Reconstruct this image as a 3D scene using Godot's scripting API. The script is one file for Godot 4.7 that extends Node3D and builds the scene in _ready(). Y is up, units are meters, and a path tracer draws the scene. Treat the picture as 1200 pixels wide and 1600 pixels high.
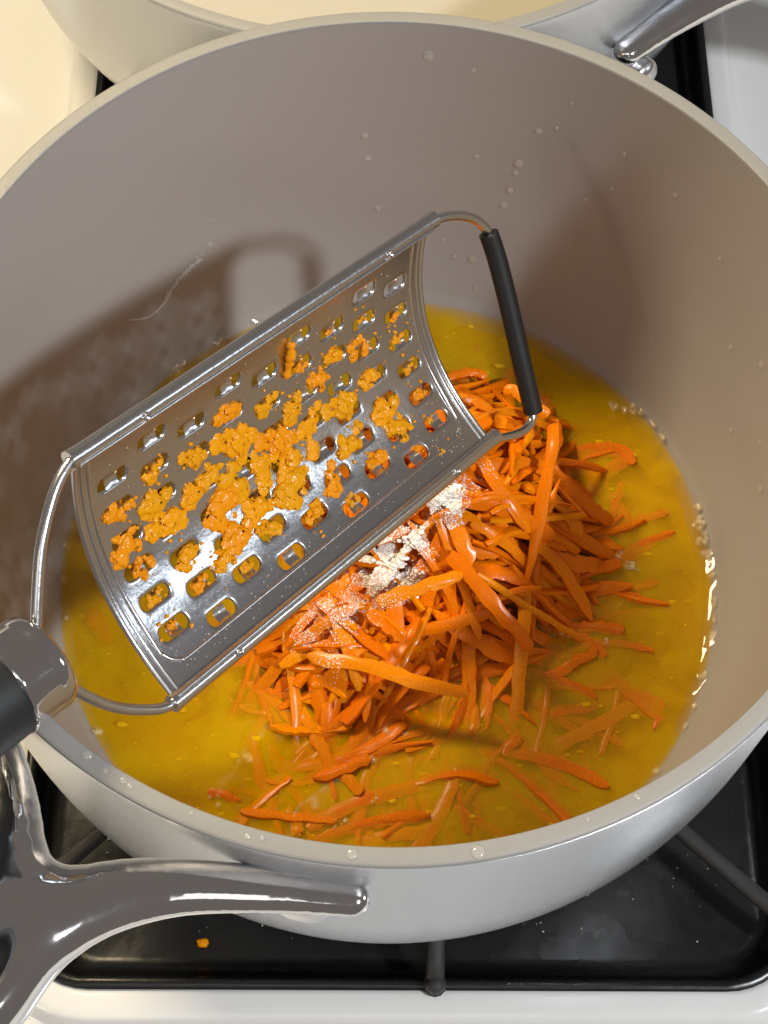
extends Node3D
# A pot of grated carrots in orange broth on a gas stove, a hand grater laid across the rim. Metres; the pot's rim plane is y = 0.

var rng := RandomNumberGenerator.new()
var taken := {}
var M := {}
const LIQ := -0.1278
const GRATE_Y := -0.162
const TRAY_Y := -0.178


# ---------------------------------------------------------------- mesh helpers
class Geo:
	var v := PackedVector3Array()
	var n := PackedVector3Array()
	var t := PackedInt32Array()

	func grid(rows: Array, close_rows := false, close_cols := false) -> void:
		var base := v.size()
		var nr := rows.size()
		var nc: int = rows[0].size()
		for r in rows:
			v.append_array(r)
		for i in (nr if close_rows else nr - 1):
			for j in (nc if close_cols else nc - 1):
				var a := base + i * nc + j
				var b := base + i * nc + (j + 1) % nc
				var c := base + ((i + 1) % nr) * nc + (j + 1) % nc
				var d := base + ((i + 1) % nr) * nc + j
				t.append_array(PackedInt32Array([a, b, c, a, c, d]))

	func fan(ring: PackedVector3Array, centre: Vector3, flip := false) -> void:
		var base := v.size()
		v.append(centre)
		v.append_array(ring)
		for j in ring.size():
			var a := base + 1 + j
			var b := base + 1 + (j + 1) % ring.size()
			t.append_array(PackedInt32Array([base, b, a] if flip else [base, a, b]))

	func add(g: Geo, x := Transform3D()) -> void:
		var base := v.size()
		for p in g.v:
			v.append(x * p)
		for i in g.t:
			t.append(base + i)

	# volume > 0: closed body, faces turned outwards. Otherwise faces are turned towards dir.
	func mesh(dir := Vector3.ZERO, flat := false, given := false) -> ArrayMesh:
		var s := 0.0
		for k in range(0, t.size(), 3):
			var a := v[t[k]]
			var fn := (v[t[k + 2]] - a).cross(v[t[k + 1]] - a)
			s += fn.dot(dir) if dir != Vector3.ZERO else a.dot(fn)
		if s < 0.0:
			for k in range(0, t.size(), 3):
				var q := t[k + 1]
				t[k + 1] = t[k + 2]
				t[k + 2] = q
		var vv := v
		var tt := t
		if flat:
			vv = PackedVector3Array()
			tt = PackedInt32Array()
			for i in t:
				tt.append(vv.size())
				vv.append(v[i])
		var nn := PackedVector3Array()
		if given:
			nn = n
		else:
			nn.resize(vv.size())
			for k in range(0, tt.size(), 3):
				var a := vv[tt[k]]
				var fn := (vv[tt[k + 2]] - a).cross(vv[tt[k + 1]] - a)
				nn[tt[k]] += fn
				nn[tt[k + 1]] += fn
				nn[tt[k + 2]] += fn
			for k in nn.size():
				nn[k] = nn[k].normalized() if nn[k].length() > 1e-20 else Vector3.UP
		var arr := []
		arr.resize(Mesh.ARRAY_MAX)
		arr[Mesh.ARRAY_VERTEX] = vv
		arr[Mesh.ARRAY_NORMAL] = nn
		arr[Mesh.ARRAY_INDEX] = tt
		var m := ArrayMesh.new()
		m.add_surface_from_arrays(Mesh.PRIMITIVE_TRIANGLES, arr)
		return m


func lathe(profile: Array, seg := 128) -> Geo:
	var g := Geo.new()
	var rows := []
	for p in profile:
		var row := PackedVector3Array()
		for j in seg:
			var a := TAU * j / seg
			row.append(Vector3(sin(a) * p.x, p.y, cos(a) * p.x))
		rows.append(row)
	g.grid(rows, false, true)
	return g


# smooth curve through points
func curve(pts: Array, per := 8) -> PackedVector3Array:
	var out := PackedVector3Array()
	for i in pts.size() - 1:
		var p0: Vector3 = pts[maxi(i - 1, 0)]
		var p1: Vector3 = pts[i]
		var p2: Vector3 = pts[i + 1]
		var p3: Vector3 = pts[mini(i + 2, pts.size() - 1)]
		for k in per:
			out.append(p1.cubic_interpolate(p2, p0, p3, float(k) / per))
	out.append(pts[-1])
	return out


# round tube along a path; radii per point or one number
func tube(path: PackedVector3Array, radius, seg := 14, capped := true) -> Geo:
	var g := Geo.new()
	var rows := []
	var up := Vector3.UP
	var d0 := (path[1] - path[0]).normalized()
	if absf(d0.dot(up)) > 0.9:
		up = Vector3.RIGHT
	var side := d0.cross(up).normalized()
	for i in path.size():
		var d := (path[mini(i + 1, path.size() - 1)] - path[maxi(i - 1, 0)]).normalized()
		side = (side - d * side.dot(d)).normalized()
		var o := d.cross(side)
		var r: float = radius if radius is float else radius[i]
		var row := PackedVector3Array()
		for j in seg:
			var a := TAU * j / seg
			row.append(path[i] + (side * cos(a) + o * sin(a)) * r)
		rows.append(row)
	g.grid(rows, false, true)
	if capped:
		g.fan(rows[0], path[0], false)
		g.fan(rows[-1], path[-1], true)
	return g


func ball(r: float, seg := 8, rings := 6, bump := 0.0, noise: FastNoiseLite = null, off := Vector3.ZERO) -> Geo:
	var g := Geo.new()
	var rows := []
	for i in rings + 1:
		var row := PackedVector3Array()
		var th := PI * i / rings
		for j in seg:
			var a := TAU * j / seg
			var d := Vector3(sin(th) * cos(a), cos(th), sin(th) * sin(a))
			var k := 1.0
			if noise:
				k += bump * noise.get_noise_3dv(d * 10.0 + off)
			row.append(d * r * k)
		rows.append(row)
	g.grid(rows, false, true)
	return g


# box with chamfered long edges, along z
func bar(size: Vector3, ch: float) -> Geo:
	var g := Geo.new()
	var x := size.x / 2
	var y := size.y / 2
	var rows := []
	for e in [[-size.z / 2, ch], [-size.z / 2 + ch, 0.0], [size.z / 2 - ch, 0.0], [size.z / 2, ch]]:
		var k: float = e[1]
		rows.append(PackedVector3Array([Vector3(-x + ch + k, -y + k, e[0]), Vector3(x - ch - k, -y + k, e[0]), Vector3(x - k, -y + ch + k, e[0]), Vector3(x - k, y - ch - k, e[0]), Vector3(x - ch - k, y - k, e[0]), Vector3(-x + ch + k, y - k, e[0]), Vector3(-x + k, y - ch - k, e[0]), Vector3(-x + k, -y + ch + k, e[0])]))
	g.grid(rows, false, true)
	g.fan(rows[0], Vector3(0, 0, -size.z / 2), false)
	g.fan(rows[3], Vector3(0, 0, size.z / 2), true)
	return g


# surface nets of a signed distance
func nets(f: Callable, lo: Vector3, hi: Vector3, cell: float) -> ArrayMesh:
	var nx := int(ceil((hi.x - lo.x) / cell)) + 1
	var ny := int(ceil((hi.y - lo.y) / cell)) + 1
	var nz := int(ceil((hi.z - lo.z) / cell)) + 1
	var val := PackedFloat32Array()
	val.resize(nx * ny * nz)
	for k in nz:
		for j in ny:
			for i in nx:
				val[(k * ny + j) * nx + i] = f.call(lo + Vector3(i, j, k) * cell)
	var id := PackedInt32Array()
	id.resize(nx * ny * nz)
	id.fill(-1)
	var g := Geo.new()
	var co := [[0, 0, 0], [1, 0, 0], [0, 1, 0], [1, 1, 0], [0, 0, 1], [1, 0, 1], [0, 1, 1], [1, 1, 1]]
	var ed := [[0, 1], [2, 3], [4, 5], [6, 7], [0, 2], [1, 3], [4, 6], [5, 7], [0, 4], [1, 5], [2, 6], [3, 7]]
	for k in nz - 1:
		for j in ny - 1:
			for i in nx - 1:
				var s := PackedFloat32Array()
				var neg := 0
				for c in co:
					var x := val[((k + c[2]) * ny + j + c[1]) * nx + i + c[0]]
					s.append(x)
					neg += int(x < 0.0)
				if neg == 0 or neg == 8:
					continue
				var p := Vector3.ZERO
				var cnt := 0
				for e in ed:
					var a := s[e[0]]
					var b := s[e[1]]
					if (a < 0.0) != (b < 0.0):
						var ca: Array = co[e[0]]
						var cb: Array = co[e[1]]
						p += Vector3(ca[0], ca[1], ca[2]).lerp(Vector3(cb[0], cb[1], cb[2]), a / (a - b))
						cnt += 1
				p = lo + (p / cnt + Vector3(i, j, k)) * cell
				var gr := Vector3.ZERO
				for it in 2:
					var h := cell * 0.15
					gr = Vector3(f.call(p + Vector3(h, 0, 0)) - f.call(p - Vector3(h, 0, 0)), f.call(p + Vector3(0, h, 0)) - f.call(p - Vector3(0, h, 0)), f.call(p + Vector3(0, 0, h)) - f.call(p - Vector3(0, 0, h))) / (2 * h)
					if it == 0:
						var st: Vector3 = gr * (float(f.call(p)) / maxf(gr.length_squared(), 1e-6))
						p -= st.limit_length(cell * 0.5)
				id[(k * ny + j) * nx + i] = g.v.size()
				g.v.append(p)
				g.n.append(gr.normalized())
	var step := [1, nx, nx * ny]
	for k in range(1, nz - 1):
		for j in range(1, ny - 1):
			for i in range(1, nx - 1):
				var o := (k * ny + j) * nx + i
				for ax in 3:
					if (val[o] < 0.0) != (val[o + step[ax]] < 0.0):
						var u: int = step[(ax + 1) % 3]
						var w: int = step[(ax + 2) % 3]
						var q := [id[o], id[o - u], id[o - u - w], id[o - w]]
						if q.min() < 0:
							continue
						if val[o] >= 0.0:
							q.reverse()
						g.t.append_array(PackedInt32Array([q[0], q[2], q[1], q[0], q[3], q[2]]))
	return g.mesh(Vector3.ZERO, false, true)


# ---------------------------------------------------------------- scene helpers
func numbered(called: String) -> String:
	var k: int = taken.get(called, 0)
	taken[called] = k + 1
	return called if k == 0 else "%s_%03d" % [called, k]


func tag(o: Node3D, label: String, category: String, group := "", kind := "") -> Node3D:
	if label:
		o.set_meta("label", label)
	if category:
		o.set_meta("category", category)
	if group:
		o.set_meta("group", group)
	if kind:
		o.set_meta("kind", kind)
	return o


func thing(called: String, label: String, category: String, at := Transform3D(), group := "", kind := "") -> Node3D:
	var o := Node3D.new()
	o.name = numbered(called)
	o.transform = at
	add_child(o, true)
	return tag(o, label, category, group, kind)


# a mesh in its parent's own axes
func part(called: String, m: Mesh, mat: Material, parent: Node3D, at := Transform3D()) -> MeshInstance3D:
	var o := MeshInstance3D.new()
	o.mesh = m
	o.material_override = mat
	o.transform = at
	if parent == self:
		o.name = numbered(called)
	else:
		var k := 0
		while parent.has_node(called if k == 0 else "%s_%03d" % [called, k]):
			k += 1
		o.name = called if k == 0 else "%s_%03d" % [called, k]
	parent.add_child(o, true)
	return o


# a mesh whose points are in the world's axes, put under a thing
func wpart(called: String, m: Mesh, mat: Material, parent: Node3D) -> MeshInstance3D:
	var up := parent.transform
	if parent.get_parent() != self:
		up = (parent.get_parent() as Node3D).transform * up
	return part(called, m, mat, parent, up.affine_inverse())


func scatter(called: String, m: Mesh, mat: Material, parent: Node3D, spots: Array) -> MultiMeshInstance3D:
	var mm := MultiMesh.new()
	mm.transform_format = MultiMesh.TRANSFORM_3D
	mm.mesh = m
	mm.instance_count = spots.size()
	for i in spots.size():
		mm.set_instance_transform(i, spots[i])
	var o := MultiMeshInstance3D.new()
	o.multimesh = mm
	o.material_override = mat
	o.name = numbered(called) if parent == self else called
	parent.add_child(o, true)
	o.set_meta("kind", "stuff")
	return o


func lin(r: float, g: float, b: float) -> Color:
	return Color(r, g, b).linear_to_srgb()


func noise_tex(freq: float, seed_: int, normal := false, strength := 4.0, ramp: Gradient = null, size := 256) -> NoiseTexture2D:
	var n := FastNoiseLite.new()
	n.seed = seed_
	n.frequency = freq
	n.fractal_octaves = 4
	var t := NoiseTexture2D.new()
	t.width = size
	t.height = size
	t.seamless = true
	t.noise = n
	t.as_normal_map = normal
	t.bump_strength = strength
	if ramp:
		t.color_ramp = ramp
	return t


func ramp2(a: Color, b: Color, lo := 0.25, hi := 0.75) -> Gradient:
	var g := Gradient.new()
	g.set_color(0, a)
	g.set_offset(0, lo)
	g.set_color(1, b)
	g.set_offset(1, hi)
	return g


func mat(c: Color, rough: float, metal := 0.0, bump: Texture2D = null, bump_scale := 1.0, uv := 60.0) -> StandardMaterial3D:
	var m := StandardMaterial3D.new()
	m.albedo_color = c
	m.roughness = rough
	m.metallic = metal
	m.uv1_triplanar = true
	m.uv1_scale = Vector3.ONE * uv
	if bump:
		m.normal_enabled = true
		m.normal_texture = bump
		m.normal_scale = bump_scale
	return m


func lamp(called: String, pos: Vector3, at: Vector3, size: Vector2, energy: float, color: Color) -> void:
	var l := AreaLight3D.new()
	l.name = called
	l.area_size = size
	l.light_energy = energy
	l.light_color = color
	l.shadow_enabled = true
	l.area_range = 6.0
	add_child(l)
	l.look_at_from_position(pos, at, Vector3(0.1, 0.2, 1).normalized())


# ---------------------------------------------------------------- build
func _ready() -> void:
	rng.seed = 20240607
	setup_camera()
	setup_light()
	setup_materials()
	build_stove()
	build_back_pan()
	build_pot()
	build_broth()
	build_carrots()
	build_grater()
	build_pulp()
	build_drops()


func setup_camera() -> void:
	var fw := Vector3(0.0, -0.89953256, -0.43685372)
	var rt := Vector3(0.99963952, 0.01172877, -0.0241509)
	var up := Vector3(-0.02684827, 0.43669624, -0.8992083)
	var cam := Camera3D.new()
	cam.name = "camera"
	cam.fov = 35.489
	cam.near = 0.02
	cam.far = 20.0
	cam.transform = Transform3D(Basis(rt, up, -fw).orthonormalized(), Vector3(-0.00169, 0.36902745, 0.21780194))
	cam.current = true
	add_child(cam)


func setup_light() -> void:
	var e := Environment.new()
	e.background_mode = Environment.BG_COLOR
	e.background_color = lin(0.145, 0.13, 0.12)
	e.tonemap_mode = Environment.TONE_MAPPER_LINEAR
	e.tonemap_exposure = 1.12
	e.sdfgi_enabled = true
	e.ssao_enabled = true
	e.ssil_enabled = true
	var w := WorldEnvironment.new()
	w.name = "surroundings"
	w.environment = e
	add_child(w)
	# cool kitchen lamp, up to the right and in front of the stove
	lamp("ceiling_lamp", Vector3(0.746, 0.95, 0.484), Vector3.ZERO, Vector2(0.09, 0.09), 1.25, lin(0.92, 0.96, 1.0))
	# warm lamp under the hood, to the left beyond the stove
	lamp("hood_lamp", Vector3(-0.42, 0.62, -0.42), Vector3(0.0, -0.05, -0.05), Vector2(0.25, 0.12), 0.78, lin(1.0, 0.83, 0.52))
	# low lamp on the counter side, to the left in front
	lamp("counter_lamp", Vector3(-0.87, 0.50, 1.02), Vector3(0.0, -0.05, 0.0), Vector2(0.15, 0.15), 0.16, lin(1.0, 0.84, 0.64))
	# daylight from a window to the right
	lamp("window_light", Vector3(1.5, 0.52, -0.02), Vector3(0.0, 0.0, 0.0), Vector2(0.34, 0.26), 0.16, lin(0.76, 0.88, 1.0))
	# wide, dim ceiling light over the room behind the cook
	lamp("ceiling_panel", Vector3(-0.25, 1.5, 1.1), Vector3(0.0, -0.1, 0.0), Vector2(1.1, 0.6), 0.24, lin(1.0, 0.98, 0.95))


func setup_materials() -> void:
	var fine := noise_tex(0.08, 3, true, 3.0)
	var grain := noise_tex(0.16, 5, true, 6.0)
	M.enamel = mat(lin(0.74, 0.73, 0.71), 0.16, 0.0, noise_tex(0.01, 8, true, 2.0), 0.25, 6.0)
	M.black = mat(lin(0.006, 0.006, 0.006), 0.3, 0.0, noise_tex(0.03, 11, true, 5.0), 0.05, 10.0)
	M.black.roughness_texture = noise_tex(0.02, 12, false, 1.0, ramp2(Color(0.85, 0.85, 0.85), Color(1, 1, 1)))
	M.iron = mat(lin(0.035, 0.033, 0.031), 0.42, 0.2, grain, 0.8, 80.0)
	M.coat = mat(lin(0.375, 0.358, 0.346), 0.42, 0.0, fine, 0.12, 90.0)
	M.rim = mat(lin(0.30, 0.287, 0.268), 0.38, 0.0, grain, 0.35, 120.0)
	M.shell = mat(lin(0.58, 0.59, 0.61), 0.17, 0.8, grain, 0.28, 140.0)
	M.back_coat = mat(lin(0.52, 0.48, 0.40), 0.4, 0.0, fine, 0.12, 90.0)
	M.chrome = mat(lin(0.74, 0.73, 0.73), 0.1, 1.0)
	M.chrome.roughness_texture = noise_tex(0.02, 61, false, 1.0, ramp2(Color(0.5, 0.5, 0.5), Color(1, 1, 1)))
	M.chrome.uv1_scale = Vector3.ONE * 20.0
	M.steel = mat(lin(0.66, 0.65, 0.65), 0.24, 1.0, noise_tex(0.03, 21, true, 3.0), 0.18, 60.0)
	M.blade = mat(lin(0.58, 0.57, 0.58), 0.24, 1.0, noise_tex(0.05, 22, true, 3.0), 0.12, 50.0)
	M.rubber = mat(lin(0.006, 0.006, 0.007), 0.5, 0.0, grain, 0.25, 150.0)
	M.grip = mat(lin(0.010, 0.011, 0.012), 0.5)
	M.powder = mat(lin(0.93, 0.90, 0.85), 0.9)
	M.dust = mat(lin(0.62, 0.60, 0.57), 0.9)
	M.bits = mat(lin(0.88, 0.54, 0.004), 0.7)
	M.bits.metallic_specular = 0.1
	M.carrot = []
	var cv := noise_tex(0.03, 41, false, 1.0, ramp2(Color(0.92, 0.87, 0.8), Color(1, 1, 1)))
	var cg := noise_tex(0.06, 31, true, 8.0)
	for c in [Vector3(0.96, 0.275, 0.0005), Vector3(0.96, 0.305, 0.0005), Vector3(0.95, 0.245, 0.0005), Vector3(0.96, 0.33, 0.0005), Vector3(0.94, 0.22, 0.0005)]:
		var m := mat(lin(c.x, c.y, c.z), 0.5, 0.0, cg, 0.8, 140.0)
		m.metallic_specular = 0.15
		m.albedo_texture = cv
		m.clearcoat_enabled = true
		m.clearcoat = 0.35
		m.clearcoat_roughness = 0.22
		m.backlight_enabled = true
		m.backlight = Color(0.6, 0.6, 0.6)
		M.carrot.append(m)
	M.pulp = []
	for c in [Vector3(0.88, 0.30, 0.001), Vector3(0.88, 0.345, 0.001), Vector3(0.82, 0.34, 0.001)]:
		var m := mat(lin(c.x, c.y, c.z), 0.4, 0.0, cg, 0.7, 240.0)
		m.metallic_specular = 0.2
		m.clearcoat_enabled = true
		m.clearcoat = 0.5
		m.clearcoat_roughness = 0.18
		M.pulp.append(m)
	var pane := StandardMaterial3D.new()
	pane.transparency = BaseMaterial3D.TRANSPARENCY_ALPHA
	pane.albedo_color = Color(0, 0, 0, 0.01)
	pane.roughness = 0.04
	pane.metallic_specular = 0.36
	M.film = pane
	M.broth = mat(lin(0.80, 0.48, 0.0005), 0.8)
	M.broth.metallic_specular = 0.0
	M.cloud = mat(lin(0.79, 0.485, 0.0005), 0.8)
	M.cloud.metallic_specular = 0.0
	M.cloud.transparency = BaseMaterial3D.TRANSPARENCY_ALPHA
	M.cloud.albedo_color.a = 0.38
	M.cloud.albedo_texture = noise_tex(0.012, 51, false, 1.0, ramp2(Color(1, 0.97, 1, 0.5), Color(1, 1, 1, 1), 0.3, 0.7))
	M.cloud.uv1_scale = Vector3.ONE * 14.0
	var drop: StandardMaterial3D = pane.duplicate()
	drop.albedo_color = Color(0.95, 0.93, 0.88, 0.16)
	drop.roughness = 0.07
	drop.metallic_specular = 0.6
	M.drop = drop
	M.bubble = drop.duplicate()
	M.bubble.albedo_color = Color(1.0, 0.95, 0.78, 0.2)
	M.bubble.roughness = 0.05


# ---------------------------------------------------------------- stove
func rrect(hx: float, hz: float, r: float, c: Vector3, seg := 10) -> PackedVector3Array:
	var out := PackedVector3Array()
	for q in 4:
		var sx := 1.0 if q == 0 or q == 3 else -1.0
		var sz := 1.0 if q < 2 else -1.0
		for k in seg + 1:
			var a := PI / 2 * (q + float(k) / seg)
			out.append(c + Vector3(sx * (hx - r) + cos(a) * r, 0, sz * (hz - r) + sin(a) * r))
	# points along the straight sides
	return out


func build_stove() -> void:
	var turn := Basis(Vector3.UP, 0.022)
	var x := Transform3D(turn, Vector3(0.003, TRAY_Y, -0.21))
	var t := thing("stove_top", "white enamel stove top around a black burner well", "stove", x)
	# enamel: lip round the well, a pressed step, then flat
	var g := Geo.new()
	var rows := []
	for p in [[-0.0005, -0.006, 0.026], [0.0, -0.001, 0.0265], [0.001, 0.0004, 0.0275], [0.003, 0.0010, 0.029], [0.0075, 0.0012, 0.034], [0.010, 0.0008, 0.036], [0.0114, -0.0008, 0.0375], [0.0124, -0.0034, 0.0385], [0.0134, -0.0054, 0.040], [0.0155, -0.0064, 0.042], [0.03, -0.0068, 0.055], [0.08, -0.0070, 0.08], [0.45, -0.0070, 0.1]]:
		rows.append(rrect(0.1325 + p[0], 0.3375 + p[0], p[2], Vector3(0, p[1], 0)))
	g.grid(rows, false, true)
	part("enamel_top", g.mesh(Vector3.UP), M.enamel, t)
	g = Geo.new()
	rows = []
	for p in [[0.0012, 0.0012, 0.028], [-0.0003, 0.0022, 0.0265], [-0.0022, 0.0020, 0.025], [-0.0032, 0.0004, 0.024], [-0.0036, -0.004, 0.024], [-0.006, -0.011, 0.022], [-0.012, -0.013, 0.018], [-0.05, -0.0135, 0.02], [-0.13, -0.0137, 0.002]]:
		rows.append(rrect(0.1325 + p[0], 0.3375 + p[0], p[2], Vector3(0, p[1], 0)))
	g.grid(rows, false, true)
	g.fan(rows[-1], Vector3(0, -0.0137, 0))
	part("burner_well", g.mesh(Vector3.UP), M.black, t)
	# pan support
	var gt := thing("pan_support", "worn black iron pan support under the front pot", "pan support", Transform3D(turn, Vector3(0.0165, TRAY_Y, 0.0)))
	var y := GRATE_Y - TRAY_Y - 0.004
	var front := curve([Vector3(0, y, -0.09), Vector3(0, y, 0.0), Vector3(0, y, 0.1), Vector3(0.0, y - 0.0005, 0.115), Vector3(0.0, y - 0.004, 0.1225), Vector3(0.0, y - 0.010, 0.1262), Vector3(0.0, 0.0035, 0.127)], 6)
	var rad := []
	for k in front.size():
		rad.append(0.0032 + 0.0008 * smoothstep(0.85, 1.0, float(k) / front.size()))
	part("support_bar", tube(front, rad, 12).mesh(), M.iron, gt)
	part("bar_foot", ball(0.0040, 14, 10).mesh(), M.iron, gt, Transform3D(Basis.from_scale(Vector3(0.9, 0.9, 0.8)), Vector3(0, 0.005, 0.1272)))
	for d in [Vector3(0.114, y, 0.105), Vector3(-0.140, y, 0.105), Vector3(0.116, y, -0.14), Vector3(-0.146, y, -0.14)]:
		var c := Vector3(-0.015, y, -0.015)
		var path := curve([c.lerp(d, 0.3), c.lerp(d, 0.6), c.lerp(d, 0.93), d, d + (d - c) * 0.05 - Vector3(0, 0.011, 0)], 5)
		part("support_bar", tube(path, 0.003, 12).mesh(), M.iron, gt)
	# far support under the back pan
	var gb := thing("pan_support", "black iron pan support under the back pan", "pan support", Transform3D(turn, Vector3(-0.012, TRAY_Y, -0.32)))
	for d in [Vector3(0.12, y, 0.11), Vector3(-0.12, y, 0.11), Vector3(0.12, y, -0.11), Vector3(-0.12, y, -0.11)]:
		part("support_bar", tube(curve([d * Vector3(0.25, 1, 0.25), d * Vector3(0.6, 1, 0.6), d, d * Vector3(1.04, 0.3, 1.04)], 5), 0.003, 12).mesh(), M.iron, gb)
	# crumb of carrot on the black well
	var nz := FastNoiseLite.new()
	nz.frequency = 0.3
	var cr := part("carrot_crumb", ball(0.0017, 12, 9, 0.7, nz, Vector3(3, 1, 2)).mesh(), M.pulp[0], self, Transform3D(Basis.from_scale(Vector3(1.2, 0.6, 0.9)), Vector3(-0.060, TRAY_Y - 0.0121, 0.1125)))
	tag(cr, "small orange crumb on the black burner well below the handle", "crumb")
	var specks := []
	for k in 90:
		var p := Vector3(rng.randf_range(-0.11, 0.12), TRAY_Y - 0.0128, rng.randf_range(0.06, 0.112))
		specks.append(Transform3D(Basis.from_scale(Vector3.ONE * rng.randf_range(0.0001, 0.0004)), p))
	scatter("crumbs", ball(1.0, 6, 4).mesh(), M.dust, self, specks)
	tag(get_node("crumbs"), "pale specks of dried food scattered on the black burner well", "crumbs", "", "stuff")


# ---------------------------------------------------------------- pots
func outer_profile() -> Array:
	return [Vector2(0.1300, -0.0010), Vector2(0.1303, -0.004), Vector2(0.1305, -0.03), Vector2(0.1304, -0.06), Vector2(0.1299, -0.08), Vector2(0.1280, -0.10), Vector2(0.1240, -0.12), Vector2(0.1175, -0.137), Vector2(0.108, -0.150), Vector2(0.098, -0.1575), Vector2(0.090, -0.1600), Vector2(0.086, -0.1612)]


func inner_profile() -> Array:
	return [Vector2(0.1252, -0.0005), Vector2(0.1250, -0.02), Vector2(0.1247, -0.035), Vector2(0.1238, -0.06), Vector2(0.1222, -0.08), Vector2(0.1192, -0.10), Vector2(0.1136, -0.12), Vector2(0.1106, -0.1278), Vector2(0.103, -0.14), Vector2(0.09, -0.15), Vector2(0.07, -0.155), Vector2(0.0, -0.156)]


func inner_r(h: float) -> float:
	var p := inner_profile()
	for k in p.size() - 1:
		if -p[k + 1].y >= h:
			return lerpf(p[k].x, p[k + 1].x, clampf((h + p[k].y) / (p[k].y - p[k + 1].y), 0, 1))
	return 0.0


func smooth_profile(p: Array, per := 4) -> Array:
	var pts := []
	for q in p:
		pts.append(Vector3(q.x, q.y, 0))
	var out := []
	for q in curve(pts, per):
		out.append(Vector2(q.x, q.y))
	return out


func smin(a: float, b: float, k: float) -> float:
	var h := maxf(k - absf(a - b), 0.0) / k
	return minf(a, b) - h * h * k * 0.25


func capsule(p: Vector3, a: Vector3, b: Vector3, ra: float, rb: float) -> float:
	var ab := b - a
	var t := clampf((p - a).dot(ab) / ab.length_squared(), 0.0, 1.0)
	return (p - a - ab * t).length() - lerpf(ra, rb, t)


var arm := curve([Vector3(0.0635, -0.002, 0.1172), Vector3(0.046, 0.0, 0.1268), Vector3(0.0245, 0.001, 0.1405), Vector3(0.0095, 0.003, 0.158), Vector3(0.0, 0.006, 0.186)], 5)
var arm_r := curve([Vector3(0.0046, 0, 0), Vector3(0.0056, 0, 0), Vector3(0.0074, 0, 0), Vector3(0.0100, 0, 0), Vector3(0.0130, 0, 0)], 5)
# forked handle in its own axes: +z outwards, wall at radius 0.1302, y = 0 at mid height of its tips
func handle_sdf(p: Vector3) -> float:
	var s := Vector3(1, 1.45, 1)
	var q := p * s
	var o := q * Vector3(-1, 1, 1)
	var d := 1.0
	var d2 := 1.0
	for k in arm.size() - 1:
		d = minf(d, capsule(q, arm[k] * s, arm[k + 1] * s, arm_r[k].x, arm_r[k + 1].x))
		d2 = minf(d2, capsule(o, arm[k] * s, arm[k + 1] * s, arm_r[k].x, arm_r[k + 1].x))
	d = smin(d, d2, 0.012)
	d = smin(d, capsule(q, Vector3(0, 0.006, 0.182) * s, Vector3(0, 0.014, 0.235) * s, 0.0130, 0.0115), 0.010)
	d = smin(d, capsule(q, Vector3(0, 0.014, 0.235) * s, Vector3(0, 0.02, 0.30) * s, 0.0115, 0.0115), 0.008)
	# shallow dish where the arms meet
	var e := ((p - Vector3(0, 0.0245, 0.176)) * Vector3(1.0, 1.0, 0.62)).length() - 0.0135
	d = -smin(-d, e, 0.005)
	return d * 0.72


func handle(parent: Node3D, mesh: Mesh, axis_deg: float, out: float, y: float, size := 1.0) -> void:
	var b := Basis(Vector3.UP, deg_to_rad(axis_deg))
	var h := part("handle", mesh, M.chrome, parent)
	var c := parent.transform.origin * Vector3(1, 0, 1)
	h.transform = parent.transform.affine_inverse() * Transform3D(b.scaled(Vector3.ONE * size), c + b.z * (0.1302 + out - 0.1302 * size) + Vector3(0, y, 0))
	for s in [-1.0, 1.0]:
		var rb := Basis(Vector3.UP, deg_to_rad(axis_deg + s * 22.5))
		var pr := [Vector2(0.0, 0.0038), Vector2(0.003, 0.0036), Vector2(0.0055, 0.0028), Vector2(0.0072, 0.0014), Vector2(0.0078, 0.0), Vector2(0.0078, -0.004)]
		var g := lathe(pr, 28)
		var o := part("rivet", g.mesh(Vector3.UP), M.steel, h)
		o.transform = (parent.transform * h.transform).affine_inverse() * Transform3D(Basis(rb.x, rb.z, -rb.y), c + rb.z * (0.1303 + out) + Vector3(0, y - 0.034, 0))


var handle_mesh: Mesh


func build_pot() -> void:
	var t := thing("cooking_pot", "large grey pot with pale rim holding grated carrots in orange broth", "pot", Transform3D(Basis(), Vector3(0, -0.162, 0)))
	var g := lathe(smooth_profile(outer_profile()), 192)
	g.fan(PackedVector3Array(g.v.slice(g.v.size() - 192)), Vector3(0, -0.1615, 0))
	wpart("outer_wall", g.mesh(), M.shell, t)
	wpart("inner_coating", lathe(smooth_profile(inner_profile()), 192).mesh(Vector3.UP), M.coat, t)
	var rim := [Vector2(0.1252, -0.0005), Vector2(0.1253, 0.0002), Vector2(0.1257, 0.0005), Vector2(0.1290, 0.0002), Vector2(0.1297, -0.0001), Vector2(0.13005, -0.0005), Vector2(0.1300, -0.0010)]
	wpart("rim", lathe(rim, 192).mesh(Vector3.UP), M.rim, t)
	handle(t, handle_mesh, -31.5, 0.0, -0.017)


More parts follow.
